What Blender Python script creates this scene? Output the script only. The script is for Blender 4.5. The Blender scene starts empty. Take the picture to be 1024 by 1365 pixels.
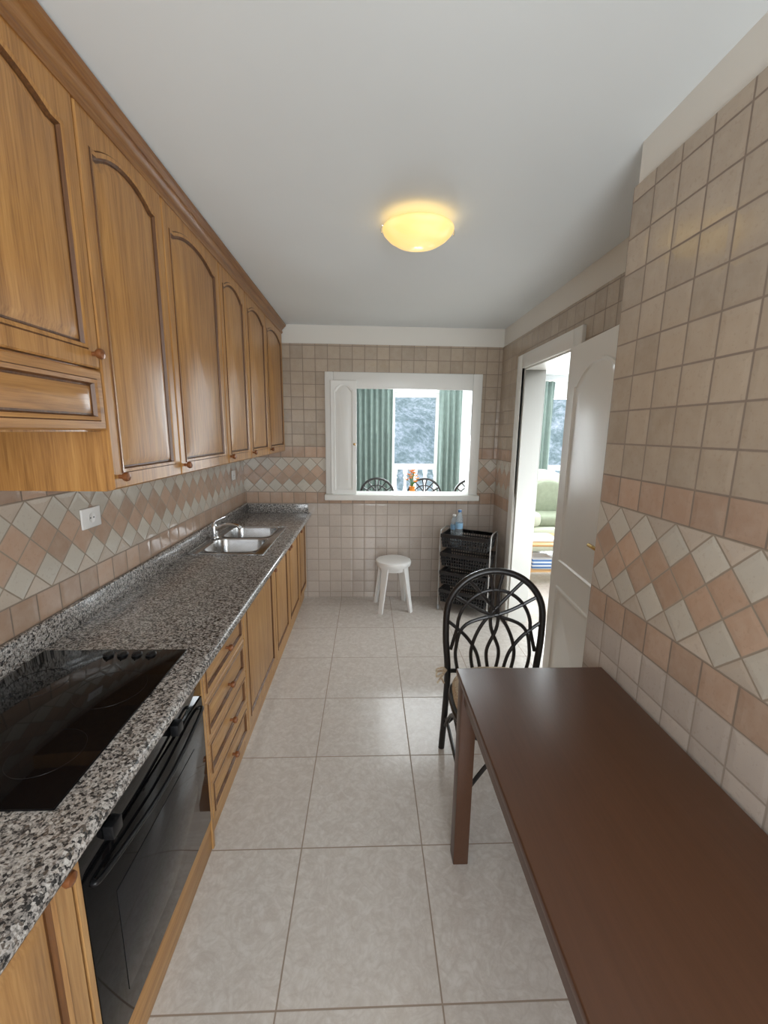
import bpy, bmesh, math, random
from mathutils import Matrix, Vector
random.seed(4)
SC=bpy.context.scene; COL=SC.collection
pi=math.pi
# ------------------------------------------------------------------ materials
class NT:
    def __init__(s,name):
        s.mat=bpy.data.materials.new(name); s.mat.use_nodes=True
        s.t=s.mat.node_tree; s.n=s.t.nodes; s.l=s.t.links
        s.b=s.n['Principled BSDF']
    def new(s,ty,**k):
        o=s.n.new(ty)
        for a,v in k.items(): setattr(o,a,v)
        return o
    def put(s,sock,v):
        if isinstance(v,bpy.types.NodeSocket): s.l.new(v,sock)
        else: sock.default_value=v
    def m(s,op,a,b=None,c=None,clamp=False):
        o=s.n.new('ShaderNodeMath'); o.operation=op; o.use_clamp=clamp
        for i,v in enumerate((a,b,c)):
            if v is not None: s.put(o.inputs[i],v)
        return o.outputs[0]
    def mix(s,f,a,b,bl='MIX'):
        o=s.n.new('ShaderNodeMix'); o.data_type='RGBA'; o.blend_type=bl
        s.put(o.inputs[0],f)
        for i,v in ((6,a),(7,b)):
            if isinstance(v,tuple) and len(v)==3: v=(*v,1)
            s.put(o.inputs[i],v)
        return o.outputs[2]
    def mixf(s,f,a,b):
        o=s.n.new('ShaderNodeMix'); o.data_type='FLOAT'
        s.put(o.inputs[0],f); s.put(o.inputs[2],a); s.put(o.inputs[3],b); return o.outputs[0]
    def pos(s):
        g=s.n.new('ShaderNodeNewGeometry'); return g.outputs['Position']
    def xyz(s,v):
        o=s.n.new('ShaderNodeSeparateXYZ'); s.l.new(v,o.inputs[0]); return o.outputs
    def comb(s,x,y,z):
        o=s.n.new('ShaderNodeCombineXYZ'); s.put(o.inputs[0],x); s.put(o.inputs[1],y); s.put(o.inputs[2],z); return o.outputs[0]
    def scale(s,v,sc):
        o=s.n.new('ShaderNodeMapping'); s.l.new(v,o.inputs[0]); o.inputs['Scale'].default_value=sc; return o.outputs[0]
    def noise(s,v,sc,det=3,rough=.5,dist=0):
        o=s.n.new('ShaderNodeTexNoise'); s.l.new(v,o.inputs['Vector']); o.inputs['Scale'].default_value=sc
        o.inputs['Detail'].default_value=det; o.inputs['Roughness'].default_value=rough; o.inputs['Distortion'].default_value=dist
        return o.outputs['Fac']
    def white(s,v):
        o=s.n.new('ShaderNodeTexWhiteNoise'); o.noise_dimensions='3D'; s.l.new(v,o.inputs['Vector']); return o.outputs['Value']
    def ramp(s,f,stops,interp='LINEAR'):
        o=s.n.new('ShaderNodeValToRGB'); s.put(o.inputs[0],f); r=o.color_ramp; r.interpolation=interp
        while len(r.elements)<len(stops): r.elements.new(.5)
        for e,(p,c) in zip(r.elements,stops): e.position=p; e.color=(*c,1)
        return o.outputs[0]
    def bump(s,h,st=.3,d=.01):
        o=s.n.new('ShaderNodeBump'); s.put(o.inputs['Height'],h); o.inputs['Strength'].default_value=st; o.inputs['Distance'].default_value=d
        s.l.new(o.outputs[0],s.b.inputs['Normal'])
    def base(s,c):
        if isinstance(c,tuple): c=(*c[:3],1)
        s.put(s.b.inputs['Base Color'],c)
    def rough(s,v): s.put(s.b.inputs['Roughness'],v)

def plain(name,c,rough=.5,metal=0,var=.06,sc=8,bump=0,spec=None):
    t=NT(name); n=t.noise(t.pos(),sc,3)
    t.base(t.mix(n,tuple(x*(1-var) for x in c),tuple(min(1,x*(1+var)) for x in c)))
    t.rough(rough); t.b.inputs['Metallic'].default_value=metal
    if bump: t.bump(t.noise(t.pos(),sc*12,2),bump,.003)
    if spec is not None: t.b.inputs['Specular IOR Level'].default_value=spec
    return t.mat

def wood(name,dark,mid,light,axis='z',rough=.38):
    t=NT(name); P=t.pos()
    s={'z':(38,38,1.6),'y':(38,1.6,38),'x':(1.6,38,38)}[axis]
    g=t.noise(t.scale(P,s),1.0,5,.6,.6)
    s2=tuple(a*5 for a in s)
    fine=t.noise(t.scale(P,s2),1.0,3,.6)
    big=t.noise(P,1.8,2)
    f=t.m('ADD',t.m('MULTIPLY',g,.50),t.m('ADD',t.m('MULTIPLY',fine,.40),t.m('MULTIPLY',big,.10)))
    t.base(t.ramp(f,[(.36,dark),(.5,mid),(.64,light)])); t.rough(rough)
    t.bump(fine,.08,.002)
    return t.mat

def tile_wall(name):
    t=NT(name); P=t.pos(); x,y,z=t.xyz(P)
    u=t.m('ADD',t.m('ADD',x,y),20.0)
    S=.105; d=.124
    def gt(a,b): return t.m('GREATER_THAN',a,b)
    up=gt(z,1.395)                      # upper field
    pu=gt(z,1.30); di=gt(z,.99); pl=gt(z,.89)
    vup=t.m('ADD',t.m('DIVIDE',t.m('SUBTRACT',z,1.395),S),30)
    vpu=t.m('ADD',t.m('DIVIDE',t.m('SUBTRACT',z,1.30),.095),20)
    vpl=t.m('ADD',t.m('DIVIDE',t.m('SUBTRACT',z,.89),.10),12)
    vlo=t.m('ADD',t.m('DIVIDE',t.m('SUBTRACT',z,.89),S),10)
    v=t.mixf(pl,vlo,vpl); v=t.mixf(pu,v,vpu); v=t.mixf(up,v,vup)
    us=t.m('DIVIDE',u,S)
    w=t.m('SUBTRACT',z,.99)
    a=t.m('DIVIDE',t.m('ADD',u,w),d); b=t.m('DIVIDE',t.m('SUBTRACT',u,w),d)
    isd=t.m('MULTIPLY',di,t.m('SUBTRACT',1.0,pu))
    A=t.mixf(isd,us,a); B=t.mixf(isd,v,b)
    fa=t.m('FLOOR',A); fb=t.m('FLOOR',B)
    ea=t.m('SUBTRACT',.5,t.m('ABSOLUTE',t.m('SUBTRACT',t.m('FRACT',A),.5)))
    eb=t.m('SUBTRACT',.5,t.m('ABSOLUTE',t.m('SUBTRACT',t.m('FRACT',B),.5)))
    e=t.m('MINIMUM',ea,eb)              # 0 at joint .. .5 centre
    bb=t.m('DIVIDE',t.m('MINIMUM',t.m('ABSOLUTE',w),t.m('ABSOLUTE',t.m('SUBTRACT',w,.31))),S)
    e=t.m('MINIMUM',e,t.mixf(isd,1.0,bb))
    wob=t.m('MULTIPLY',t.m('SUBTRACT',t.noise(P,55,2),.5),.012)
    e2=t.m('ADD',e,wob)
    mask=t.m('MULTIPLY',t.m('SUBTRACT',e2,.022),70,clamp=True)
    cell=t.comb(fa,fb,isd); rnd=t.white(cell)
    mott=t.noise(P,20,4,.6); mott2=t.noise(P,90,3,.6)
    def tone(c,k=.10): return t.mix(rnd,tuple(q*(1-k) for q in c),tuple(min(1,q*(1+k)) for q in c))
    beige=tone((.455,.37,.285)); peach=tone((.48,.33,.24),.15); cream=tone((.575,.53,.455),.09); low=tone((.53,.46,.405),.08)
    k=t.m('SUBTRACT',fa,fb)
    isp=t.m('COMPARE',k,2.5,.7); istri=t.m('ADD',t.m('COMPARE',k,0.0,.3),t.m('COMPARE',k,5.0,.3))
    dc=t.mix(isp,cream,peach); dc=t.mix(t.m('MULTIPLY',istri,.35),dc,peach)
    c=t.mix(pl,low,peach); c=t.mix(isd,c,dc); c=t.mix(pu,c,peach); c=t.mix(up,c,beige)
    c=t.mix(t.m('MULTIPLY',t.m('SUBTRACT',mott,.38),1.6,clamp=True),c,t.mix(.38,c,(.62,.55,.46)))
    c=t.mix(t.m('MULTIPLY',t.m('GREATER_THAN',mott2,.62),.15),c,(.30,.2,.14))
    gr=t.mix(pl,(.36,.30,.25),(.25,.19,.145)); gr=t.mix(isd,gr,(.32,.26,.20)); gr=t.mix(up,gr,(.27,.21,.165))
    c=t.mix(mask,gr,c)
    t.base(c)
    t.rough(t.mixf(mask,.8,t.m('ADD',.07,t.m('MULTIPLY',mott,.11))))
    h=t.m('ADD',t.m('MULTIPLY',e2,6,clamp=True),t.m('MULTIPLY',mott,.7))
    t.bump(h,.38,.0018)
    return t.mat

def floor_tiles(name):
    t=NT(name); P=t.pos(); x,y,z=t.xyz(P)
    a=t.m('DIVIDE',t.m('ADD',x,.24+4.5),.45); b=t.m('DIVIDE',t.m('ADD',y,-.87+4.5),.45)
    ea=t.m('SUBTRACT',.5,t.m('ABSOLUTE',t.m('SUBTRACT',t.m('FRACT',a),.5)))
    eb=t.m('SUBTRACT',.5,t.m('ABSOLUTE',t.m('SUBTRACT',t.m('FRACT',b),.5)))
    e=t.m('MINIMUM',ea,eb)
    mask=t.m('MULTIPLY',t.m('SUBTRACT',e,.004),400,clamp=True)
    rnd=t.white(t.comb(t.m('FLOOR',a),t.m('FLOOR',b),0.0))
    off=t.comb(t.m('MULTIPLY',rnd,40),t.m('MULTIPLY',rnd,17),0.0)
    va=t.new('ShaderNodeVectorMath',operation='ADD'); t.l.new(P,va.inputs[0]); t.l.new(off,va.inputs[1])
    n=t.noise(va.outputs[0],9,7,.6,2.6)
    vein=t.m('SUBTRACT',1.0,t.m('MULTIPLY',t.m('ABSOLUTE',t.m('SUBTRACT',n,.5)),14,clamp=True))
    n2=t.noise(va.outputs[0],30,4,.6,1.0)
    c=t.ramp(n2,[(.35,(.575,.525,.48)),(.50,(.625,.58,.535)),(.65,(.675,.635,.595))])
    c=t.mix(t.m('MULTIPLY',vein,.30),c,(.48,.42,.37))
    c=t.mix(t.m('MULTIPLY',rnd,.10),c,(.50,.43,.37))
    c=t.mix(mask,(.32,.25,.195),c)
    t.base(c); t.rough(t.mixf(mask,.8,t.m('ADD',.11,t.m('MULTIPLY',n2,.1))))
    t.bump(mask,.25,.002)
    return t.mat

def granite(name):
    t=NT(name); P=t.pos()
    vo=t.new('ShaderNodeTexVoronoi'); t.l.new(P,vo.inputs['Vector']); vo.inputs['Scale'].default_value=175
    v2=t.new('ShaderNodeTexVoronoi'); t.l.new(P,v2.inputs['Vector']); v2.inputs['Scale'].default_value=330
    n=t.noise(P,60,4,.65)
    r,g,b=t.xyz(vo.outputs['Color']); r2,g2,b2=t.xyz(v2.outputs['Color'])
    f=t.m('ADD',t.m('MULTIPLY',r,.40),t.m('ADD',t.m('MULTIPLY',r2,.24),t.m('MULTIPLY',n,.5)))
    c=t.ramp(f,[(.0,(.016,.016,.017)),(.43,(.038,.037,.037)),(.51,(.175,.165,.157)),(.62,(.34,.315,.295)),(.75,(.50,.475,.45)),(.92,(.66,.64,.61))],'LINEAR')
    c=t.mix(t.m('MULTIPLY',t.m('GREATER_THAN',g,.82),.2),c,(.42,.33,.26))
    t.base(c); t.rough(.14); return t.mat

M={}
M['plaster']=plain('ceiling_plaster',(.80,.835,.84),.9,bump=.05,var=.02,sc=3)
M['plaster_w']=plain('wall_plaster',(.80,.77,.71),.9,bump=.05,var=.02,sc=3)
M['white_room']=plain('white_wall_paint',(.85,.87,.88),.9,var=.01)
M['tile']=tile_wall('glazed_wall_tiles')
M['floor']=floor_tiles('marbled_floor_tiles')
M['granite']=granite('speckled_granite')
M['oak']=wood('honey_oak',(.26,.115,.031),(.43,.208,.060),(.55,.295,.095),rough=.32)
M['oak_y']=wood('honey_oak_long',(.25,.11,.030),(.41,.195,.056),(.52,.275,.09),'y',.32)
M['crown']=wood('crown_oak',(.16,.062,.017),(.26,.11,.029),(.34,.16,.044),'y',.32)
M['oak_base']=wood('base_oak',(.32,.155,.055),(.45,.24,.088),(.56,.325,.13))
M['oak_base_y']=wood('base_oak_long',(.32,.155,.055),(.45,.24,.088),(.56,.325,.13),'y')
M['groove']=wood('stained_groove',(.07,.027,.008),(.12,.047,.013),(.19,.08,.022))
M['knob']=plain('knob_copper_wood',(.23,.085,.03),.3,.2)
M['table']=wood('walnut_laminate',(.075,.031,.0145),(.083,.0345,.0165),(.091,.038,.0185),'y',.34)
M['blackglass']=plain('black_glass',(.004,.004,.0045),.05,spec=.22)
M['ring']=plain('hob_zone_print',(.012,.012,.014),.2,spec=.3)
M['ovenwin']=plain('oven_window_glass',(.014,.014,.016),.07,spec=.3)
M['black']=plain('black_plastic',(.009,.009,.010),.35,spec=.3)
M['basket']=plain('black_basket_plastic',(.018,.018,.020),.3)
M['rattan']=plain('black_rattan',(.012,.010,.010),.32,bump=.1,sc=40)
M['white']=plain('white_lacquer',(.82,.81,.77),.35,var=.015)
M['whitep']=plain('white_plastic',(.84,.83,.81),.45,var=.02)
M['steel']=plain('brushed_steel',(.60,.61,.62),.24,1)
M['chrome']=plain('chrome',(.75,.76,.78),.1,1)
M['greymetal']=plain('grey_metal_tube',(.55,.55,.54),.35,.6)
M['brass']=plain('brass',(.62,.42,.16),.25,1)
t=NT('cushion_fabric'); c=t.ramp(t.noise(t.pos(),38,3,.6,1.2),[(.40,(.62,.52,.38)),(.5,(.66,.56,.42)),(.56,(.45,.30,.20)),(.62,(.62,.52,.38))]); t.base(c); t.rough(.9); M['cushion']=t.mat
M['curtain']=plain('green_curtain_fabric',(.18,.235,.21),.9,var=.2,sc=14)
M['sofa']=plain('green_upholstery',(.27,.30,.215),.9,var=.2,sc=20)
M['cream']=plain('cream_fabric',(.60,.63,.50),.9)
M['cane']=wood('light_cane',(.35,.17,.05),(.50,.27,.10),(.60,.36,.15),'x')
t=NT('striped_blue_fabric'); x_,y_,z_=t.xyz(t.pos()); t.base(t.mix(t.m('GREATER_THAN',t.m('FRACT',t.m('MULTIPLY',z_,28)),.5),(.06,.16,.40),(.65,.70,.75))); t.rough(.8); M['bluep_s']=t.mat
M['bluep']=plain('blue_plastic',(.07,.20,.45),.4)
M['yellowp']=plain('yellow_plastic',(.65,.42,.08),.4)
M['orange']=plain('orange_petals',(.85,.25,.02),.6,var=.3)
M['leaf']=plain('leaf_green',(.08,.22,.05),.6,var=.3)
M['stone']=plain('white_stone',(.78,.77,.75),.8)
M['grey']=plain('grey_plastic',(.35,.36,.38),.5)
M['bluelabel']=plain('bottle_label_paper',(.25,.45,.65),.5)
t=NT('clear_glass'); t.base((.9,.95,.95)); t.rough(.02); t.b.inputs['Transmission Weight'].default_value=1; t.b.inputs['IOR'].default_value=1.45; M['glass']=t.mat
t=NT('bottle_plastic'); t.base((.80,.89,.95)); t.rough(.08); t.b.inputs['Transmission Weight'].default_value=.8; t.b.inputs['IOR'].default_value=1.12; M['bottle']=t.mat
t=NT('amber_lamp_glass'); n=t.noise(t.scale(t.pos(),(3,9,9)),1.6,3,.5,.6)
lw=t.new('ShaderNodeLayerWeight'); lw.inputs['Blend'].default_value=.45
cc=t.ramp(n,[(.35,(1.,.62,.19)),(.65,(1.,.72,.30))]); cc=t.mix(lw.outputs['Facing'],cc,(.62,.42,.13)); t.base((.6,.5,.25)); t.rough(.2)
t.put(t.b.inputs['Emission Color'],cc); t.b.inputs['Emission Strength'].default_value=1.2; M['lampglass']=t.mat
t=NT('hillside_scrub'); P=t.pos(); n=t.noise(P,.55,8,.7); n2=t.noise(P,3.0,5,.7)
f=t.m('ADD',t.m('MULTIPLY',n,.55),t.m('MULTIPLY',n2,.45))
t.base(t.ramp(f,[(.38,(.12,.165,.17)),(.48,(.21,.27,.27)),(.55,(.35,.40,.43)),(.64,(.54,.57,.62))])); t.rough(1); M['hill']=t.mat

# ------------------------------------------------------------------ geometry helpers
def B(): return bmesh.new()
def box(bm,x0,x1,y0,y1,z0,z1,bev=0,seg=2,mi=0):
    vs=[bm.verts.new((x,y,z)) for x in (x0,x1) for y in (y0,y1) for z in (z0,z1)]
    fs=[bm.faces.new([vs[i] for i in q]) for q in ((0,1,3,2),(4,6,7,5),(0,4,5,1),(2,3,7,6),(0,2,6,4),(1,5,7,3))]
    for f in fs: f.material_index=mi
    if bev:
        es=list({e for f in fs for e in f.edges})
        r=bmesh.ops.bevel(bm,geom=es,offset=bev,segments=seg,affect='EDGES',profile=.5)
        for f in r['faces']: f.material_index=mi
    return bm
def loft(bm,rings,cap0=True,cap1=True,mis=None,closed=True):
    R=[[bm.verts.new(p) for p in r] for r in rings]
    n=len(R[0])
    for i in range(len(R)-1):
        for j in range(n if closed else n-1):
            f=bm.faces.new((R[i][j],R[i][(j+1)%n],R[i+1][(j+1)%n],R[i+1][j]))
            if mis: f.material_index=mis[i]
    if cap0: f=bm.faces.new(list(reversed(R[0])))
    if cap1:
        f=bm.faces.new(R[-1])
        if mis and len(mis)>=len(R): f.material_index=mis[len(R)-1]
def tube(bm,pts,r,seg=8,closed=False):
    pts=[Vector(p) for p in pts]; n=len(pts); rings=[]
    rr=r if isinstance(r,(list,tuple)) else [r]*n
    nrm=None
    for i,p in enumerate(pts):
        if closed: tg=pts[(i+1)%n]-pts[i-1]
        else: tg=pts[min(i+1,n-1)]-pts[max(i-1,0)]
        tg.normalize()
        if nrm is None:
            nrm=tg.orthogonal().normalized()
        nrm=(nrm-tg*nrm.dot(tg)).normalized(); bi=tg.cross(nrm)
        rings.append([p+(nrm*math.cos(2*pi*k/seg)+bi*math.sin(2*pi*k/seg))*rr[i] for k in range(seg)])
    if closed: rings.append(rings[0])
    loft(bm,rings,not closed,not closed)
def spline(ctrl,n=8,closed=False):
    P=[Vector(c) for c in ctrl]; out=[]; m=len(P)
    rng=range(m) if closed else range(m-1)
    for i in rng:
        if closed: a,b,c,d=P[i-1],P[i],P[(i+1)%m],P[(i+2)%m]
        else: a,b,c,d=P[max(i-1,0)],P[i],P[i+1],P[min(i+2,m-1)]
        for k in range(n):
            s=k/n
            out.append(.5*((2*b)+(c-a)*s+(2*a-5*b+4*c-d)*s*s+(3*b-a-3*c+d)*s**3))
    if not closed: out.append(P[-1])
    return out
def lathe(bm,prof,c=(0,0,0),seg=32,axis='z',mis=None):
    c=Vector(c); rings=[]
    for r,z in prof:
        r=max(r,1e-4); ring=[]
        for k in range(seg):
            a=2*pi*k/seg; q=(r*math.cos(a),r*math.sin(a))
            v={'z':(q[0],q[1],z),'x':(z,q[0],q[1]),'y':(q[0],z,q[1])}[axis]
            ring.append(c+Vector(v))
        rings.append(ring)
    loft(bm,rings,True,True,mis)
BASE={}
def fin(bm):
    bmesh.ops.remove_doubles(bm,verts=bm.verts,dist=1e-6)
    bmesh.ops.recalc_face_normals(bm,faces=bm.faces)
    for f in bm.faces: f.smooth=True
    for e in bm.edges:
        if len(e.link_faces)==2: e.smooth=e.calc_face_angle(0)<math.radians(38)
def obj(name,bm,mats,parent=None,base=None):
    fin(bm)
    if not isinstance(mats,(list,tuple)): mats=[mats]
    if parent is not None: base=BASE[parent.name]
    elif base is None:
        xs=[v.co for v in bm.verts]
        base=Vector(((min(v.x for v in xs)+max(v.x for v in xs))/2,(min(v.y for v in xs)+max(v.y for v in xs))/2,min(v.z for v in xs)))
    base=Vector(base)
    bmesh.ops.translate(bm,vec=-base,verts=bm.verts)
    me=bpy.data.meshes.new(name); bm.to_mesh(me); bm.free()
    for k in mats: me.materials.append(M[k])
    o=bpy.data.objects.new(name,me); COL.objects.link(o)
    if parent is not None: o.parent=parent
    else: o.location=base
    BASE[o.name]=base
    return o
def tag(o,label,cat,group=None,kind=None):
    if label: o['label']=label
    if cat: o['category']=cat
    if group: o['group']=group
    if kind: o['kind']=kind
    return o
def thing(name,loc,label=None,cat=None,group=None,kind=None):
    o=bpy.data.objects.new(name,None); COL.objects.link(o); o.location=loc; o.empty_display_size=.1
    BASE[o.name]=Vector(loc); return tag(o,label,cat,group,kind)
def struct(name,bm,mats,label=None,base=(0,0,0)):
    o=obj(name,bm,mats,None,base); o['kind']='structure'
    if label: o['label']=label
    return o
def dup(root,loc,rz,label=None):
    def cp(o,par):
        c=o.copy(); COL.objects.link(c)
        if par is not None: c.parent=par
        for ch in [q for q in list(bpy.data.objects) if q.parent==o]: cp(ch,c)
        return c
    r=cp(root,None); r.location=loc; r.rotation_euler=(0,0,rz)
    if label: r['label']=label
    return r

# raised panel front: rings in (u,v,d) mapped by fn
def contour(u0,u1,v0,v1,arch=0,n=16):
    p=[]
    for k in range(n): p.append((u0+(u1-u0)*k/n,v0))
    vt=v1-arch
    for k in range(n): p.append((u1,v0+(vt-v0)*k/n))
    for k in range(n):
        s=k/n; q=abs(2*s-1)
        h=arch*(1-min(1,q/.88)**2.2) if arch else 0
        p.append((u1+(u0-u1)*s,vt+h))
    for k in range(n): p.append((u0,vt+(v0-vt)*k/n))
    return p
def panel_front(bm,fn,u0,u1,v0,v1,th=.02,st=.06,arch=0,panels=None,gr=1):
    def C(i,a,d): return [fn(p[0],p[1],d) for p in contour(u0+i,u1-i,v0+i,v1-i,a)]
    rings=[C(0,0,0),C(0,0,th-.004),C(.004,0,th),C(st-.012,arch,th),C(st-.009,arch,th+.003),C(st,arch,th+.001),C(st+.004,arch,th-.008),C(st+.009,arch,th-.008),C(st+.030,arch,th-.001)]
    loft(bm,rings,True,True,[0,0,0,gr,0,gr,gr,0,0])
def fnX(x,sgn=1): return lambda u,v,d:(x+sgn*d,u,v)
def knob(parent,x,y,z,mat='knob',r=.014,sgn=1):
    bm=B(); lathe(bm,[(.006*1,0),(.006,.010*sgn),(r*.8,.013*sgn),(r,.02*sgn),(r*.85,.027*sgn),(.001,.031*sgn)],(x,y,z),16,'x')
    return obj('knob',bm,mat,parent)

# ------------------------------------------------------------------ room shell
XL,XR,D,H=-1.10,1.16,3.77,2.40
XP,YP=.82,1.44
TT=2.25
bm=B(); box(bm,-2.4,4.8,-1.25,6.75,-.1,0); struct('floor',bm,'floor','large beige marbled floor tiles')
bm=B(); box(bm,-2.4,4.8,-1.25,6.75,H,H+.12); struct('ceiling',bm,'plaster','smooth white plaster ceiling')
bm=B(); box(bm,XL-.15,XL,-1.25,D+.15,0,H); box(bm,XL,XL+.008,-1.1,D,0,TT,0,mi=1); struct('wall_left',bm,['plaster_w','tile'])
# back wall with hatch hole
hx0,hx1,hz0,hz1=-.33,.94,.97,1.99
bm=B()
for (a,b,c,d_) in ((XL,hx0,0,H),(hx1,XR+.14,0,H),(hx0,hx1,0,hz0),(hx0,hx1,hz1,H)): box(bm,a,b,D+.001,D+.15,c,d_)
for (a,b,c,d_) in ((XL,hx0,0,TT),(hx1,XR,0,TT),(hx0,hx1,0,hz0),(hx0,hx1,hz1,TT)): box(bm,a,b,D-.008,D,c,d_,mi=1)
struct('wall_back',bm,['plaster_w','tile'])
# right wall with door hole
dy0,dy1,dz=2.42,3.22,2.02
bm=B()
for (a,b,c,d_) in ((YP-.3,dy0,0,H),(dy1,D,0,H),(dy0,dy1,dz,H)): box(bm,XR+.001,XR+.14,a,b,c,d_)
for (a,b,c,d_) in ((YP,dy0,0,TT),(dy1,D-.008,0,TT),(dy0,dy1,dz,TT)): box(bm,XR-.008,XR,a,b,c,d_,mi=1)
struct('wall_right',bm,['plaster_w','tile'])
bm=B(); box(bm,XP+.008,XR+.14,-1.25,YP-.008,0,H); box(bm,XP,XP+.008,-1.1,YP,0,2.28,mi=1); box(bm,XP+.008,XR,YP-.008,YP,0,2.28,mi=1)
struct('wall_pillar',bm,['plaster_w','tile'],'projecting tiled wall pier beside the brown table')
bm=B()
for (a,b,c,d_) in ((XL,-.25,0,H),(.80,XP,0,H),(-.25,.80,2.2,H),(-.25,.80,0,.35)): box(bm,a,b,-1.25,-1.1,c,d_)
struct('wall_front',bm,'plaster_w')
# far living room
Wn=((.36,1.09,0,2.12),(2.80,3.7,.0,2.12))
bm=B()
xs=[-2.4,.36,1.09,2.8,3.7,4.8]
for i in (0,2,4): box(bm,xs[i],xs[i+1],6.6,6.75,0,H)
for i in (1,3): box(bm,xs[i],xs[i+1],6.6,6.75,2.12,H)
struct('wall_far',bm,'white_room')
bm=B(); box(bm,4.65,4.8,1.1,6.6,0,H); struct('wall_far_right',bm,'white_room')
bm=B(); box(bm,-2.4,-2.25,3.92,6.6,0,H); struct('wall_far_left',bm,'white_room')
bm=B(); box(bm,1.3,4.8,.95,1.1,0,H); struct('wall_far_near',bm,'white_room')
for i,(a,b,c,d_) in enumerate(Wn):
    w=thing('window_%d'%(i+2),(a,6.6,0),kind='structure')
    bm=B()
    for (p,q) in ((a,a+.05),(b-.05,b)): box(bm,p,q,6.62,6.68,c,d_,.004)
    box(bm,a+.05,b-.05,6.62,6.68,c,c+.08,.004); box(bm,a+.05,b-.05,6.62,6.68,d_-.06,d_,.004)
    obj('window_frame',bm,'white',w)
# balcony, balustrade, hill
bm=B(); box(bm,-3,6,6.75,8.1,-.12,-.01); struct('balcony_floor',bm,'stone')
bl=thing('balustrade',(1.5,7.8,-.01),'white stone balustrade with turned balusters on the balcony outside','balustrade')
bm=B(); box(bm,-2,6,7.7,7.9,.86,.95,.01); obj('top_rail',bm,'stone',bl)
bm=B(); box(bm,-2,6,7.7,7.9,-.01,.07,.01); obj('bottom_rail',bm,'stone',bl)
bb=None
for k in range(42):
    x=-1.9+k*.185
    if bb is None:
        bm=B(); lathe(bm,[(.045,.07),(.045,.11),(.025,.13),(.035,.18),(.065,.28),(.055,.38),(.026,.55),(.024,.66),(.04,.70),(.024,.73),(.045,.80),(.045,.86)],(x,7.8,0),14)
        bb=obj('baluster',bm,'stone',bl); x00=x
    else:
        c=bb.copy(); COL.objects.link(c); c.parent=bl; c.location=(x-x00,0,0)
bm=B(); G=[]
for j in range(40):
    row=[]
    for i in range(60):
        x=-40+i*2.0; y=24+j*1.2
        z=-6+j*.85+1.6*math.sin(i*.37+j*.2)+1.2*math.sin(i*.9+1)*math.cos(j*.6)+random.uniform(-.5,.5)
        row.append(bm.verts.new((x,y,z)))
    G.append(row)
for j in range(39):
    for i in range(59): bm.faces.new((G[j][i],G[j][i+1],G[j+1][i+1],G[j+1][i]))
struct('hillside',bm,'hill','rocky scrub hillside beyond the balcony')

# serving hatch
w1=thing('window_1',((hx0+hx1)/2,D,hz0),kind='structure')
bm=B()
for (a,b,c,d_) in ((-.372,-.30,hz0-.01,2.025),(.905,.985,hz0-.01,2.025)): box(bm,a,b,D-.030,D-.006,c,d_,.006)
box(bm,-.30,.905,D-.030,D-.006,1.89,2.025,.006)
for (a,b) in ((-.34,-.315),(.915,.945)): box(bm,a,b,D-.006,D+.152,hz0+.01,1.99)
box(bm,-.315,.915,D-.006,D+.152,1.93,1.99)
obj('frame',bm,'white',w1)
bm=B(); box(bm,-.38,.992,D-.095,D+.17,hz0-.04,hz0+.01,.008,3); obj('sill',bm,'white',w1)
bm=B(); fn=lambda u,v,d:(u,D-.032-d,v)
panel_front(bm,fn,-.325,-.10,hz0+.014,1.955,.02,.04,.05,gr=0)
sh=obj('shutter',bm,'white',w1)
bm=B(); lathe(bm,[(.004,0),(.004,-.015),(.011,-.022),(.009,-.03),(.001,-.033)],(-.118,D-.052,1.42),14,'y'); obj('knob',bm,'brass',sh)

# room door
d1=thing('door_1',(XR,2.82,0),kind='structure')
bm=B()
for (a,b,c,d_) in ((dy0-.09,dy0+.01,0,2.10),(dy1-.01,dy1+.09,0,2.10),(dy0+.01,dy1-.01,2.0,2.10)): box(bm,XR-.03,XR-.006,a,b,c,d_,.005)
for (a,b) in ((dy0,dy0+.025),(dy1-.025,dy1)): box(bm,XR-.006,XR+.145,a,b,0,2.02)
box(bm,XR-.006,XR+.145,dy0+.025,dy1-.025,1.99,2.02)
for (a,b,c,d_) in ((dy0-.09,dy0+.01,0,2.10),(dy1-.01,dy1+.09,0,2.10),(dy0+.01,dy1-.01,2.0,2.10)): box(bm,XR+.142,XR+.158,a,b,c,d_,.005)
obj('casing',bm,'white',d1)
Hh=Vector((1.118,2.42)); E=Vector((1.055,1.65)); e_=(E-Hh); L=e_.length; e_.normalize(); nn=Vector((e_.y,-e_.x))
if nn.x>0: nn=-nn
def fl(u,v,d): q=Hh+e_*u+nn*d; return (q.x,q.y,v)
bm=B()
def slab(bm,fn,u0,u1,v0,v1,d0,d1):
    loft(bm,[[fn(*p,d0) for p in ((u0,v0),(u1,v0),(u1,v1),(u0,v1))],[fn(*p,d1) for p in ((u0,v0),(u1,v0),(u1,v1),(u0,v1))]])
slab(bm,fl,0,L,.012,1.995,-.035,-.001)
def mould(bm,fn,u0,u1,v0,v1,arch):
    C=lambda i,d:[fn(p[0],p[1],d) for p in contour(u0+i,u1-i,v0+i,v1-i,arch)]
    loft(bm,[C(0,-.002),C(.004,.008),C(.014,.010),C(.022,.002),C(.05,.001),C(.07,.008)],False,True)
mould(bm,fl,.11,L-.11,.80,1.89,.10); mould(bm,fl,.11,L-.11,.11,.66,0)
lf=obj('leaf',bm,'white',d1)
bm=B()
q=Hh+e_*(L-.075)
c0=Vector((q.x,q.y,1.03))
N3=Vector((nn.x,nn.y,0)); E3=Vector((e_.x,e_.y,0))
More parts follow.
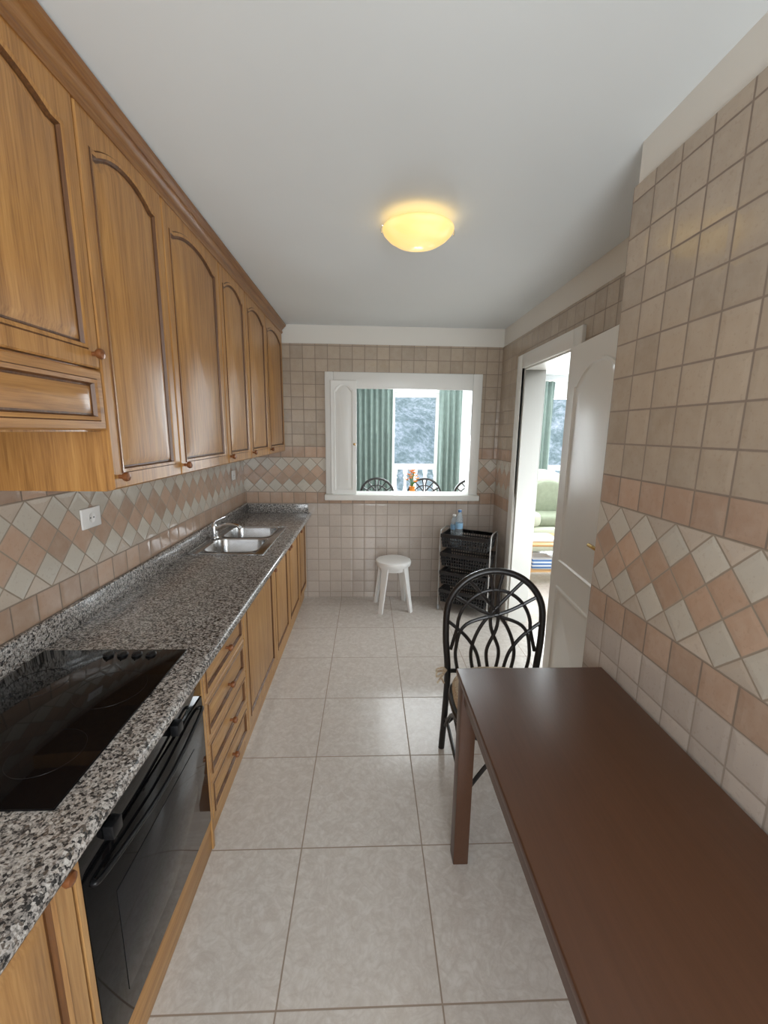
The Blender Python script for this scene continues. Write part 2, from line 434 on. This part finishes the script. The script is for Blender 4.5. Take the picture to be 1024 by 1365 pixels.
slab(bm,lambda u,v,d: tuple(c0+E3*u+Vector((0,0,v))+N3*d),-.018,.018,-.10,.08,.0,.006)
tube(bm,[c0+N3*.005,c0+N3*.045,c0+N3*.055-E3*.015,c0+N3*.055-E3*.11],.009,10)
obj('handle',bm,'brass',lf)

# ------------------------------------------------------------------ base cabinets
XF=-.585    # carcass front; doors add .02
def carcass(bm,y0,y1,z0,z1,xb,xf,top=False,t=.016):
    box(bm,xb,xf,y0,y0+t,z0,z1); box(bm,xb,xf,y1-t,y1,z0,z1); box(bm,xb,xf,y0+t,y1-t,z0,z0+t); box(bm,xb,xb+.008,y0+t,y1-t,z0+t,z1)
    if top: box(bm,xb+.008,xf,y0+t,y1-t,z1-t,z1)
def base_cab(y0,y1,doors,label,knobs,z0=.10):
    t=thing('base_cabinet',((XL+XF)/2,(y0+y1)/2,0),label,'cabinet')
    y0+=.002; y1-=.002
    bm=B(); carcass(bm,y0,y1,z0,.763,XL+.01,XF); obj('body',bm,'oak_base',t)
    bm=B(); box(bm,XF-.035,XF-.004,y0,y1,0,z0); obj('plinth',bm,'oak_base_y',t)
    n=doors; w=(y1-y0)/n
    for i in range(n):
        a=y0+i*w+.002; b=y0+(i+1)*w-.002
        bm=B(); panel_front(bm,fnX(XF),a,b,z0+.006,.756,.02,.055,0)
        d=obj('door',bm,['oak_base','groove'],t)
        knob(d,XF+.02,(b-.03 if knobs[i]=='r' else a+.03),.715)
    return t
base_cab(.09,.69,1,'base cabinet with one framed oak door left of the oven',['r'])
base_cab(1.82,2.45,1,'wide single door oak base cabinet just beyond the drawer unit',['r'])
base_cab(2.45,3.37,2,'two door oak base cabinet below the double sink',['r','l'])
base_cab(3.37,3.755,1,'narrow oak base cabinet against the tiled back wall',['l'])
t=thing('drawer_unit',((XL+XF)/2,1.58,0),'oak base unit with four panelled drawers beside the oven','drawer unit')
bm=B(); carcass(bm,1.342,1.818,.10,.763,XL+.01,XF); obj('body',bm,'oak_base',t)
bm=B(); box(bm,XF-.035,XF-.004,1.342,1.818,0,.10); obj('plinth',bm,'oak_base_y',t)
for k in range(4):
    a=.106+k*.1625
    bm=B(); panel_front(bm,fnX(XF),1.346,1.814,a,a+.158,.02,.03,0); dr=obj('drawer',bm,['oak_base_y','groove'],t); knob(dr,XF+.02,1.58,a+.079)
# oven
t=thing('oven_housing',((XL+XF)/2,1.015,0),'oak surround and lower panel framing the black oven','cabinet')
for a,b in ((.692,.706),(1.326,1.340)):
    bm=B(); box(bm,XL+.01,XF+.02,a,b,.0,.763); obj('side_panel',bm,'oak_base',t)
bm=B(); box(bm,XF-.02,XF+.015,.706,1.326,0,.125,.002); obj('lower_panel',bm,'oak_base_y',t)
t=thing('oven',((XL+XF)/2,1.015,.127),'black glass built in oven under the hob','oven')
bm=B(); box(bm,XL+.06,XF,.712,1.32,.127,.755); obj('body',bm,'black',t)
bm=B(); box(bm,XF,XF+.018,.709,1.323,.640,.757,.003); cp=obj('control_panel',bm,'blackglass',t)
bm=B(); box(bm,XF,XF+.020,.709,1.323,.132,.635,.003); dr=obj('door',bm,'blackglass',t)
bm=B(); box(bm,XF+.020,XF+.0215,.80,1.235,.21,.50,.0005); obj('window',bm,'ovenwin',dr)
bm=B()
tube(bm,spline([(XF+.018,.735,.608),(XF+.034,.760,.605),(XF+.040,1.015,.580),(XF+.034,1.270,.605),(XF+.018,1.295,.608)],8),.006,10); obj('handle',bm,'black',dr)
for yy in (.80,1.115):
    bm=B(); box(bm,XF+.018,XF+.042,yy-.018,yy+.018,.655,.690,.004); obj('control_knob',bm,'black',cp)

# worktop with sink hole
SX0,SX1,SY0,SY1=-1.012,-.655,2.465,3.16
WX=-.525
bm=B()
for (a,b,c,d_) in ((XL+.009,WX,-.3,SY0),(XL+.009,WX,SY1,D-.009),(XL+.009,SX0,SY0,SY1),(SX1,WX,SY0,SY1)):
    box(bm,a,b,c,d_,.765,.805)
tube(bm,[(WX-.003,-.3,.785),(WX-.003,D-.009,.785)],.0195,14)
wk=tag(obj('worktop',bm,'granite'),'long speckled grey granite kitchen worktop','worktop')
bm=B(); box(bm,XL+.009,XL+.029,-.3,D-.009,.805,.885,.003); tube(bm,[(XL+.019,-.3,.884),(XL+.019,D-.01,.884)],.0095,10)
box(bm,XL+.03,WX-.01,D-.029,D-.009,.805,.885,.003)
tag(obj('upstand',bm,'granite'),'granite upstand strip along the wall behind the worktop','upstand')
# hob
t=thing('hob',(-.83,1.015,.805),'black glass ceramic hob set in the granite','hob')
bm=B(); box(bm,-1.06,-.60,.712,1.318,.8052,.811,.002); obj('glass_plate',bm,'blackglass',t)
for r_,x,y in ((.10,-.92,.86),(.075,-.72,.86),(.075,-.94,1.13),(.09,-.72,1.10)):
    bm=B()
    pts=[(x+r_*math.cos(2*pi*k/40),y+r_*math.sin(2*pi*k/40),.8110) for k in range(40)]
    tube(bm,pts,.0005,4,True); obj('cooking_zone',bm,'ring',t)
for x in (-.835,-.79,-.745,-.70):
    bm=B(); lathe(bm,[(.016,.811),(.016,.814),(.013,.817),(.001,.818)],(x,1.285,0),20); box(bm,x-.002,x+.002,1.272,1.298,.817,.8195,.001); obj('dial',bm,'black',t)
# sink
t=thing('sink',(-.82,2.8,.805),'stainless steel double bowl inset sink','sink')
bm=B()
def rr(x0,x1,y0,y1,r,z,n=6):
    o=[]
    for cx,cy,a0 in ((x1-r,y1-r,0),(x0+r,y1-r,90),(x0+r,y0+r,180),(x1-r,y0+r,270)):
        for k in range(n+1):
            a=math.radians(a0+90*k/n); o.append((cx+r*math.cos(a),cy+r*math.sin(a),z))
    return o
zt=.809
bys=((2.475,2.79),(2.83,3.15))
box(bm,-1.062,-1.002,2.425,3.185,.8053,zt,.001); box(bm,-.672,-.615,2.425,3.185,.8053,zt,.001)
box(bm,-1.002,-.672,2.425,2.48,.8053,zt,.001); box(bm,-1.002,-.672,2.785,2.835,.8053,zt,.001); box(bm,-1.002,-.672,3.145,3.185,.8053,zt,.001)
tube(bm,[(-1.060,2.427,.809),(-.617,2.427,.809),(-.617,3.183,.809),(-1.060,3.183,.809)],.0035,6,True)
obj('rim',bm,'steel',t)
for a,b in bys:
    bm=B()
    loft(bm,[rr(-1.007,-.667,a-.002,b+.002,.06,zt+.0012),rr(-1.0,-.675,a+.005,b-.005,.07,zt+.0005),rr(-.994,-.680,a+.01,b-.01,.065,.795),rr(-.99,-.685,a+.015,b-.015,.06,.69),rr(-.97,-.702,a+.032,b-.032,.05,.668)],False,True)
    w_=obj('bowl',bm,'steel',t)
    bm=B(); lathe(bm,[(.028,.669),(.028,.672),(.02,.671),(.001,.6705)],(-.82,(a+b)/2,0),20); obj('drain',bm,'chrome',w_)
t=thing('mixer_tap',(-1.03,2.805,.809),'chrome mixer tap standing behind the sink bowls','tap')
bm=B(); lathe(bm,[(.026,.8125),(.024,.822),(.020,.826),(.020,.89),(.014,.905),(.001,.907)],(-1.03,2.805,0),20); obj('body',bm,'chrome',t)
bm=B(); tube(bm,spline([(-1.025,2.805,.865),(-.95,2.79,.905),(-.87,2.77,.905),(-.845,2.765,.885)],8),[.013]*25,12); obj('spout',bm,'chrome',t)
bm=B(); tube(bm,[(-1.03,2.805,.90),(-1.02,2.805,.93),(-.96,2.83,.955)],[.010,.009,.006],10); obj('lever',bm,'chrome',t)

# ------------------------------------------------------------------ wall cabinets
XU=-.745
def wall_cab(y0,y1,z0,label,ndoor=1,kn='l',arch=.040,extra=None,z1=2.335):
    t=thing('wall_cabinet',((XL+XU)/2,(y0+y1)/2,z0),label,'cabinet')
    y0+=.001;y1-=.001
    bm=B(); box(bm,XL+.009,XU,y0,y1,z0,z1,.001); obj('body',bm,'oak',t)
    zz=z0+.005
    if extra:
        bm=B(); panel_front(bm,fnX(XU),y0+.002,y1-.002,zz,extra-.003,.02,.035,0); obj('lower_panel',bm,['oak_y','groove'],t); zz=extra+.002
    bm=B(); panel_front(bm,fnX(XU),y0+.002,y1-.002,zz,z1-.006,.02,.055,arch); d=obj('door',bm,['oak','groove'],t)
    knob(d,XU+.02,(y0+.03 if kn=='l' else y1-.03),zz+.035,'knob')
    return t
wall_cab(.62,1.225,1.52,'hood wall cabinet with short drawer panel under its arched door','1','r',.045,1.685)
wall_cab(1.225,1.67,1.352,'tall arched door wall cabinet right beside the hood cabinet')
wall_cab(1.67,2.24,1.352,'wide arched door wall cabinet, third from the left')
wall_cab(2.24,2.68,1.352,'arched door wall cabinet, third from the back wall')
wall_cab(2.68,3.17,1.352,'arched door wall cabinet, second from the back wall')
wall_cab(3.17,3.755,1.352,'arched door wall cabinet touching the tiled back wall')
bm=B()
prof=[(XU-.01,2.322),(XU+.024,2.322),(XU+.029,2.329),(XU+.029,2.338),(XU+.024,2.341),(XU+.026,2.351),(XU+.038,2.364),(XU+.043,2.366),(XU+.043,2.371),(XU+.057,2.380),(XU+.059,2.393),(XU-.01,2.393)]
loft(bm,[[(x,yy,z) for x,z in prof] for yy in (.60,3.757)])
tag(obj('cornice',bm,'crown'),'moulded oak cornice along the top of the wall cabinets','cornice')

# sockets
def socket(y,z,label,w=.057):
    t=thing('wall_socket',(XL+.008,y,z),label,'socket')
    bm=B(); box(bm,XL+.008,XL+.017,y-w,y+w,z-.04,z+.04,.004,3); obj('plate',bm,'whitep',t)
    bm=B(); lathe(bm,[(.021,.017),(.021,.0182),(.019,.0182),(.018,.0175),(.001,.0175)],(XL,y,z),24,'x'); obj('outlet',bm,'whitep',t)
    for s in (-1,1):
        bm=B(); lathe(bm,[(.003,.0176),(.003,.0184),(.001,.0184)],(XL,y+s*.0095,z),8,'x'); obj('pin_hole',bm,'black',t)
socket(1.665,1.185,'white wall socket in the diamond tiles above the hob end')
socket(3.45,1.17,'small white wall socket beside the far wall cabinets, near the corner',.04)

# ------------------------------------------------------------------ ceiling lamp
lx,ly=.205,1.95
t=thing('ceiling_lamp',(lx,ly,H),'round amber glass flush ceiling lamp, switched on','lamp')
bm=B(); lathe(bm,[(.055,2.399),(.055,2.375),(.03,2.37),(.001,2.37)],(lx,ly,0),28); obj('mount',bm,'whitep',t)
bm=B(); R_=.150
pr=[(R_,2.362),(R_*.97,2.351),(R_*.86,2.334),(R_*.66,2.315),(R_*.4,2.302),(.001,2.296)]
lathe(bm,pr+[(.001,2.300),(R_*.4,2.306),(R_*.66,2.319),(R_*.85,2.337),(R_*.95,2.353),(R_*.98,2.362),(R_,2.362)],(lx,ly,0),48)
obj('glass_bowl',bm,'lampglass',t)
for a in (5,175,90):
    a=math.radians(a); bm=B(); c=Vector((lx,ly,0)); dd=Vector((math.cos(a),math.sin(a),0))
    tube(bm,[c+dd*.05+Vector((0,0,2.380)),c+dd*.152+Vector((0,0,2.380)),c+dd*.157+Vector((0,0,2.365)),c+dd*.153+Vector((0,0,2.350))],.003,8); obj('clip',bm,'chrome',t)
def point(name,loc,e,col,rad=.03):
    l=bpy.data.lights.new(name,'POINT'); l.energy=e; l.color=col; l.shadow_soft_size=rad
    o=bpy.data.objects.new(name,l); COL.objects.link(o); o.location=loc; return o
for k in range(3):
    a=2*pi*k/3
    point('lamp_bulb',(lx+.085*math.cos(a),ly+.085*math.sin(a),2.348),1.15,(1,.77,.25),.012)

# ------------------------------------------------------------------ brown table
tx0,tx1,ty0,ty1,tz=.305,.812,.20,1.305,.74
t=thing('table',((tx0+tx1)/2,(ty0+ty1)/2,0),'dark brown rectangular table against the tiled pier','table')
bm=B(); box(bm,tx0,tx1,ty0,ty1,tz-.022,tz,.004,3); obj('tabletop',bm,'table',t)
bm=B(); i=.018
box(bm,tx0+i,tx0+i+.02,ty0+.06,ty1-.06,tz-.095,tz-.022); box(bm,tx1-i-.02,tx1-i,ty0+.06,ty1-.06,tz-.095,tz-.022)
box(bm,tx0+.06,tx1-.06,ty0+i,ty0+i+.02,tz-.095,tz-.022); box(bm,tx0+.06,tx1-.06,ty1-i-.02,ty1-i,tz-.095,tz-.022); obj('apron',bm,'table',t)
for x in (tx0+.008,tx1-.062):
    for y in (ty0+.008,ty1-.062):
        bm=B(); box(bm,x,x+.054,y,y+.054,0,tz-.022,.003); obj('leg',bm,'table',t)

# ------------------------------------------------------------------ rattan chair
def make_chair(label):
    t=thing('rattan_chair',(0,0,0),label,'chair')
    r=.0135
    bk=lambda x,z:(x,.20+.03*(z-.45) if z>.45 else .20+.065*(.45-z)/.45,z)
    hoop=[bk(-.205,0),bk(-.20,.22),bk(-.20,.45),bk(-.213,.60),bk(-.215,.71)]
    for k in range(1,12):
        a=pi-pi*k/12; hoop.append(bk(.215*math.cos(a),.72+.212*math.sin(a)))
    hoop+=[bk(.215,.71),bk(.213,.60),bk(.20,.45),bk(.20,.22),bk(.205,0)]
    bm=B(); tube(bm,spline(hoop,3),r*1.12,10); obj('back_hoop',bm,'rattan',t)
    q=.0082
    def hp(dg): a=math.radians(dg); return (.212*math.cos(a),.72+.208*math.sin(a))
    bm=B()
    for s in (-1,1):
        # fans of crossing curves rising from the seat rail to the hoop
        for xb,deg in ((-.155,28),(-.085,55),(-.015,82)):
            ex,ez=hp(deg)
            x0=xb*1.0
            pts=[(x0,.455),(x0-.012,.56),(x0+.03,.68),(x0+(ex-x0)*.62,.455+(ez-.455)*.80),(ex,ez)]
            tube(bm,spline([bk(s*px,pz) for px,pz in pts],7),q,8)
        tube(bm,spline([bk(s*.05,.455),bk(s*.075,.55),bk(s*.13,.63),bk(s*.213,.70)],7),q,8)
    arch=[bk(.165*math.cos(pi-pi*k/16),.66+.185*math.sin(pi*k/16)) for k in range(17)]
    tube(bm,spline([bk(-.19,.56)]+arch+[bk(.19,.56)],2),q,8)
    tube(bm,[bk(-.2,.455),bk(.2,.455)],.010,8)
    obj('back_lattice',bm,'rattan',t)
    bm=B()
    ring=[(.205*math.copysign(abs(math.cos(a))**.75,math.cos(a)),-.0+.20*math.copysign(abs(math.sin(a))**.75,math.sin(a)),.43) for a in [2*pi*k/36 for k in range(36)]]
    tube(bm,ring,.014,8,True); tube(bm,[(x*.97,y*.97,.40) for x,y,z in ring],.010,8,True); obj('seat_frame',bm,'rattan',t)
    for s in (-1,1):
        bm=B(); tube(bm,spline([(s*.165,-.165,.43),(s*.18,-.18,.25),(s*.19,-.20,0)],5),r*1.1,10); obj('leg',bm,'rattan',t)
        bm=B(); tube(bm,spline([(s*.197,.215,.16),(s*.19,.10,.30),(s*.187,0,.34),(s*.185,-.10,.29),(s*.187,-.185,.14)],6),q,8)
        tube(bm,[(s*.195,.21,.2),(s*.185,-.18,.2)],q,8)
        obj('side_brace',bm,'rattan',t)
    bm=B(); tube(bm,spline([(-.187,-.185,.16),(0,-.16,.36),(.187,-.185,.16)],8),q,8); obj('cross_brace',bm,'rattan',t)
    bm=B(); tube(bm,spline([(-.197,.22,.16),(0,.19,.36),(.197,.22,.16)],8),q,8); obj('cross_brace',bm,'rattan',t)
    bm=B()
    def sr(k,z): return [(x*k,y*k-.005,z) for x,y,_ in ring]
    loft(bm,[sr(.90,.442),sr(.99,.452),sr(1.0,.470),sr(.95,.488),sr(.6,.500),sr(.1,.502)]); cu=obj('cushion',bm,'cushion',t)
    for s in (-1,1):
        bm=B(); c=Vector((s*.212,.165,.478))
        for g in (-1,1):
            tube(bm,spline([c,c+Vector((s*.02,-.02,.016*g+.008)),c+Vector((s*.045,-.03,.018*g+.004)),c+Vector((s*.04,-.015,.002)),c],5),.0048,6)
            tube(bm,spline([c,c+Vector((s*.02,-.01,-.025)),c+Vector((s*(.025+.015*g),-.015,-.055))],5),.0045,6)
        obj('tie',bm,'cushion',cu)
    return t
ch=make_chair('black rattan chair with cream seat cushion at the brown table end')
c1=dup(ch,(.12,5.25,0),0,'black rattan dining chair seen through the hatch, left of the flowers')
c2=dup(ch,(.74,5.25,0),0,'black rattan dining chair seen through the hatch, right beside the flowers')
c3=dup(ch,(1.22,5.15,0),-.5,'black rattan dining chair seen at the right end of the hatch')
ch.location=(.56,1.545,0); ch.rotation_euler=(0,0,math.radians(-3))

# ------------------------------------------------------------------ stool
sx,sy=.225,3.52
t=thing('stool',(sx,sy,0),'round white plastic stool against the tiled back wall','stool')
bm=B(); lathe(bm,[(.001,.40),(.13,.40),(.148,.395),(.152,.41),(.155,.425),(.150,.438),(.138,.443),(.10,.442),(.001,.440)],(sx,sy,0),40); obj('seat',bm,'whitep',t)
for a in (45,135,225,315):
    a=math.radians(a+8); dd=Vector((math.cos(a),math.sin(a),0)); tt=Vector((-dd.y,dd.x,0)); c=Vector((sx,sy,0))
    bm=B()
    def rg(rad,z,w,dp): 
        o=c+dd*rad+Vector((0,0,z)); return [o+tt*w+dd*dp,o+tt*w*.6+dd*dp*1.2,o-tt*w*.6+dd*dp*1.2,o-tt*w+dd*dp,o-tt*w*.9-dd*dp,o+tt*w*.9-dd*dp]
    loft(bm,[rg(.185,0,.019,.010),rg(.172,.08,.021,.010),rg(.14,.26,.027,.011),rg(.118,.40,.033,.012)]); obj('leg',bm,'whitep',t)
bm=B()
lathe(bm,[(.115,.355),(.12,.355),(.128,.399),(.120,.399),(.115,.355)],(sx,sy,0),32); obj('apron',bm,'whitep',t)

# ------------------------------------------------------------------ vegetable trolley
cx,cy=.862,3.46; TA=math.radians(-30); ca,sa=math.cos(TA),math.sin(TA)
def TR(u,v,z): return (cx+u*ca-v*sa,cy+u*sa+v*ca,z)
def tbox(bm,u0,u1,v0,v1,z0,z1):
    loft(bm,[[TR(u,v,z) for u,v in ((u0,v0),(u1,v0),(u1,v1),(u0,v1))] for z in (z0,z1)])
t=thing('storage_trolley',(cx,cy,0),'black four tier basket trolley on castors in the back corner','trolley')
W,Dp=.205,.135
for k in range(4):
    zb=.085+k*.163; zt_=zb+.112
    bm=B()
    f=.91
    tbox(bm,-W*f,W*f,-Dp*f,Dp*f,zb,zb+.004)
    for (a,b,c,d_) in ((-W,W,-Dp,-Dp+.010),(-W,W,Dp-.010,Dp),(-W,-W+.010,-Dp+.010,Dp-.010),(W-.010,W,-Dp+.010,Dp-.010)): tbox(bm,a,b,c,d_,zt_-.026,zt_+.004)
    def bar(p,q,r_=.0050): tube(bm,[TR(*p),TR(*q)],r_,4)
    n=18
    for i in range(n+1):
        s=-1+2*i/n
        for sg in (-1,1): bar((s*W*f,sg*Dp*f,zb),(s*(W-.006),sg*(Dp-.006),zt_-.006))
    n=12
    for i in range(n+1):
        s=-1+2*i/n
        for sg in (-1,1): bar((sg*W*f,s*Dp*f,zb),(sg*(W-.006),s*(Dp-.006),zt_-.006))
    for h in (.05,.3,.55):
        g=f+(1-f)*h; zz=zb+(zt_-zb)*h
        tube(bm,[TR(W*g*a,Dp*g*b,zz) for a,b in ((-1,-1),(1,-1),(1,1),(-1,1))],.006,4,True)
    obj('basket',bm,'basket',t)
for a in (-1,1):
    bm=B(); tube(bm,spline([TR(a*(W+.010),-Dp*.85,.05),TR(a*(W+.010),-Dp*.85,.40),TR(a*(W+.010),-Dp*.82,.67),TR(a*(W+.010),-Dp*.5,.715),TR(a*(W+.010),Dp*.5,.715),TR(a*(W+.010),Dp*.82,.67),TR(a*(W+.010),Dp*.85,.40),TR(a*(W+.010),Dp*.85,.05)],6),.006,8); obj('frame',bm,'greymetal',t)
    for b in (-1,1):
        bm=B(); p=TR(a*(W+.010),b*Dp*.85,.022); lathe(bm,[(.001,-.008),(.018,-.008),(.022,-.004),(.022,.004),(.018,.008),(.001,.008)],p,18,'x'); tube(bm,[p,(p[0],p[1],.055)],.006,8); obj('castor',bm,'grey',t)
# bottles in the top basket
def bottle(u,v,z,label,k=1.0,cap='bluep',w=1.0):
    x,y,_=TR(u,v,0)
    t=thing('water_bottle',(x,y,z),label,'bottle')
    bm=B(); lathe(bm,[(r_*w if r_>.014 else r_,z+h*k) for r_,h in [(.001,0),(.026,0),(.030,.006),(.030,.05),(.028,.06),(.030,.07),(.030,.12),(.026,.145),(.013,.168),(.012,.18),(.001,.18)]],(x,y,0),24); obj('body',bm,'bottle',t)
    bm=B(); R1=.0305*w; lathe(bm,[(R1,z+.09*k),(R1+.0003,z+.09*k),(R1+.0003,z+.118*k),(R1,z+.118*k),(R1,z+.09*k)],(x,y,0),24); obj('paper_label',bm,'bluelabel',t)
    bm=B(); lathe(bm,[(.015,z+.172*k),(.015,z+.182*k),(.001,z+.1825*k)],(x,y,0),20); obj('cap',bm,cap,t)
ZB=.085+3*.163+.0045
bottle(-.075,-.045,ZB,'taller clear water bottle with blue cap in the trolley top basket',1.72)
bottle(-.145,.03,ZB,'shorter clear bottle with white cap left of the blue capped one',1.4,'whitep')

# ------------------------------------------------------------------ curtains
def curtain(x0,x1,label,y=6.5):
    bm=B(); n=int((x1-x0)*90)+8; rows=[]
    for j,z in enumerate((.02,.5,1.0,1.5,2.0,2.3)):
        row=[]
        for i in range(n+1):
            s=i/n; am=.035*(1-.3*z/2.3)
            row.append(bm.verts.new((x0+(x1-x0)*s,y+am*math.sin(s*(x1-x0)*2*pi/.085+.3*j)+.008*math.sin(s*23+j),z)))
        rows.append(row)
    for j in range(5):
        for i in range(n): bm.faces.new((rows[j][i],rows[j][i+1],rows[j+1][i+1],rows[j+1][i]))
    o=obj('curtain',bm,'curtain'); tag(o,label,'curtain','green curtains'); 
    m=o.modifiers.new('s','SOLIDIFY'); m.thickness=.004
curtain(-.35,.37,'green pleated curtain left of the far balcony door')
curtain(1.07,1.42,'green pleated curtain right of the far balcony door')
curtain(2.55,2.82,'green pleated curtain seen through the open doorway')
bm=B(); tube(bm,[(-.6,6.5,2.31),(4.2,6.5,2.31)],.012,10); tag(obj('curtain_rail',bm,'white'),'white curtain rail along the far living room wall','rail')

# dining table and flowers
fx,fy=.50,4.72
t=thing('dining_table',(fx,fy,0),'glass topped dining table beyond the hatch','table')
bm=B(); lathe(bm,[(.001,.74),(.33,.74),(.335,.745),(.33,.75),(.001,.75)],(fx,fy,0),48); obj('tabletop',bm,'glass',t)
bm=B(); lathe(bm,[(.22,0),(.22,.03),(.05,.06),(.04,.4),(.06,.70),(.2,.739),(.001,.739)],(fx,fy,0),32); obj('pedestal',bm,'rattan',t)
t=thing('flower_vase',(fx,fy,.75),'vase of orange flowers on the dining table','flowers')
bm=B(); lathe(bm,[(.001,.751),(.035,.751),(.045,.82),(.03,.90),(.035,.93),(.03,.93),(.001,.91)],(fx,fy,0),24); obj('vase',bm,'orange',t)
for k in range(11):
    a=k*2.4; rr_=.010+.005*k; hx,hy,hz=fx+rr_*math.cos(a)*1.2,fy+rr_*math.sin(a),1.10-.012*k
    bm=B(); tube(bm,spline([(fx,fy,.91),((fx+hx)/2,(fy+hy)/2,.98),(hx,hy,hz)],4),.003,5); st=obj('stem',bm,'leaf',t)
    bm=B()
    for p in range(6):
        b_=2*pi*p/6; d_=Vector((math.cos(b_),math.sin(b_),.6)).normalized(); c=Vector((hx,hy,hz)); s_=d_.cross(Vector((0,0,1))).normalized()*.013
        f=[c,c+d_*.020+s_,c+d_*.044,c+d_*.020-s_]; bm.faces.new([bm.verts.new(q) for q in f])
    obj('bloom',bm,'orange',st)

# living room seen through the door
t=thing('armchair',(2.35,5.2,0),'pale green upholstered armchair with rounded back beyond the doorway','armchair')
bm=B(); box(bm,1.95,2.85,4.85,5.65,.12,.42,.04,4); obj('base',bm,'cream',t)
bm=B(); box(bm,2.05,2.65,4.9,5.45,.42,.55,.05,4); obj('seat_cushion',bm,'sofa',t)
def archback(bm,x0,x1,y0,y1,z0,z1,n=20):
    xc,hw=(x0+x1)/2,(x1-x0)/2
    def rg(y,i):
        p=[(x0+i,y,z0+i),(x1-i,y,z0+i)]
        for k in range(n+1):
            a=pi*k/n; p.append((xc+(hw-i)*math.cos(a),y,z1-hw*.9+(hw*.9-i)*math.sin(a)))
        return p
    loft(bm,[rg(y0,.05),rg(y0+.02,.012),rg(y0+.05,0),rg(y1-.05,0),rg(y1-.02,.012),rg(y1,.05)])
bm=B(); archback(bm,1.92,2.74,5.45,5.66,.42,1.06); obj('backrest',bm,'cream',t)
bm=B(); archback(bm,1.98,2.66,5.28,5.44,.50,.94); obj('back_cushion',bm,'sofa',t)
for x in (1.93,2.70):
    bm=B(); box(bm,x,x+.16,4.85,5.45,.42,.60,.07,5); obj('arm',bm,'cream',t)
for x in (2.0,2.8):
    for y in (4.92,5.58):
        bm=B(); lathe(bm,[(.02,0),(.025,.12)],(x,y,0),12); obj('leg',bm,'cane',t)
t=thing('coffee_table',(1.95,4.2,0),'low cane coffee table beyond the doorway','table')
bm=B(); box(bm,1.6,2.4,4.0,4.5,.42,.445,.01); obj('tabletop',bm,'cane',t)
for x in (1.64,2.36):
    for y in (4.04,4.46):
        bm=B(); tube(bm,[(x,y,0),(x,y,.42)],.018,10); obj('leg',bm,'cane',t)
bm=B(); box(bm,1.62,2.38,4.02,4.48,.15,.165); obj('shelf',bm,'cane',t)
bm=B(); box(bm,1.68,1.92,4.06,4.32,.166,.27,.01); tag(obj('storage_box',bm,'bluep_s'),'blue and white striped box on the coffee table shelf','box')
bm=B(); box(bm,2.0,2.16,4.1,4.3,.166,.215,.01); tag(obj('toy_box',bm,'yellowp'),'yellow box on the coffee table shelf','box')
bm=B(); box(bm,1.66,1.95,4.10,4.36,.446,.475,.004); tag(obj('magazine_stack',bm,'whitep'),'white stack of papers on the coffee table top','papers')

# ------------------------------------------------------------------ lights
def area(name,loc,rot,sx_,sy_,e,col):
    l=bpy.data.lights.new(name,'AREA'); l.shape='RECTANGLE'; l.size=sx_; l.size_y=sy_; l.energy=e; l.color=col
    o=bpy.data.objects.new(name,l); COL.objects.link(o); o.location=loc; o.rotation_euler=rot; return o
area('window_light_front',(.32,-1.20,1.25),(math.radians(102),0,0),.95,1.7,47,(.94,.985,1))
area('window_light_a',(.72,6.95,1.25),(math.radians(-90),0,0),.9,2.0,155,(.90,.96,1))
area('window_light_b',(3.25,6.95,1.25),(math.radians(-90),0,0),.9,2.0,125,(.90,.96,1))
area('living_light',(1.8,5.2,2.38),(0,0,0),3.2,2.0,78,(.92,.97,1))  # added overhead fill without a fixture, brightens the living room
area('living_fill_jamb',(2.8,2.4,2.38),(0,0,0),1.8,1.8,60,(.94,.98,1))  # second added fill, unseen, lifts the door jamb and the floor by it
sun=bpy.data.lights.new('sun','SUN'); sun.energy=3.2; sun.angle=.02; sun.color=(1,.96,.9)
so=bpy.data.objects.new('sun',sun); COL.objects.link(so); so.rotation_euler=(math.radians(40),0,math.radians(-60))
wd=bpy.data.worlds.new('world'); SC.world=wd; wd.use_nodes=True
bg=wd.node_tree.nodes['Background']; bg.inputs[0].default_value=(.66,.80,1,1); bg.inputs[1].default_value=1.4

# ------------------------------------------------------------------ camera
f=562.; p=math.radians(10.78); psi=math.radians(2.25); r=math.radians(0.7)
fw=Vector((math.sin(psi)*math.cos(p), math.cos(psi)*math.cos(p), -math.sin(p)))
rt=Vector((math.cos(psi),-math.sin(psi),0)); up=rt.cross(fw)
rt2=rt*math.cos(r)+up*math.sin(r); up2=-rt*math.sin(r)+up*math.cos(r)
cam=bpy.data.cameras.new('camera'); co=bpy.data.objects.new('camera',cam); COL.objects.link(co)
mt=Matrix((rt2,up2,-fw)).transposed().to_4x4(); mt.translation=Vector((0,0,1.53)); co.matrix_world=mt
cam.sensor_fit='HORIZONTAL'; cam.sensor_width=36; cam.lens=36*f/1024; cam.clip_start=.02; cam.clip_end=300
SC.camera=co
SC.view_settings.view_transform='Standard'
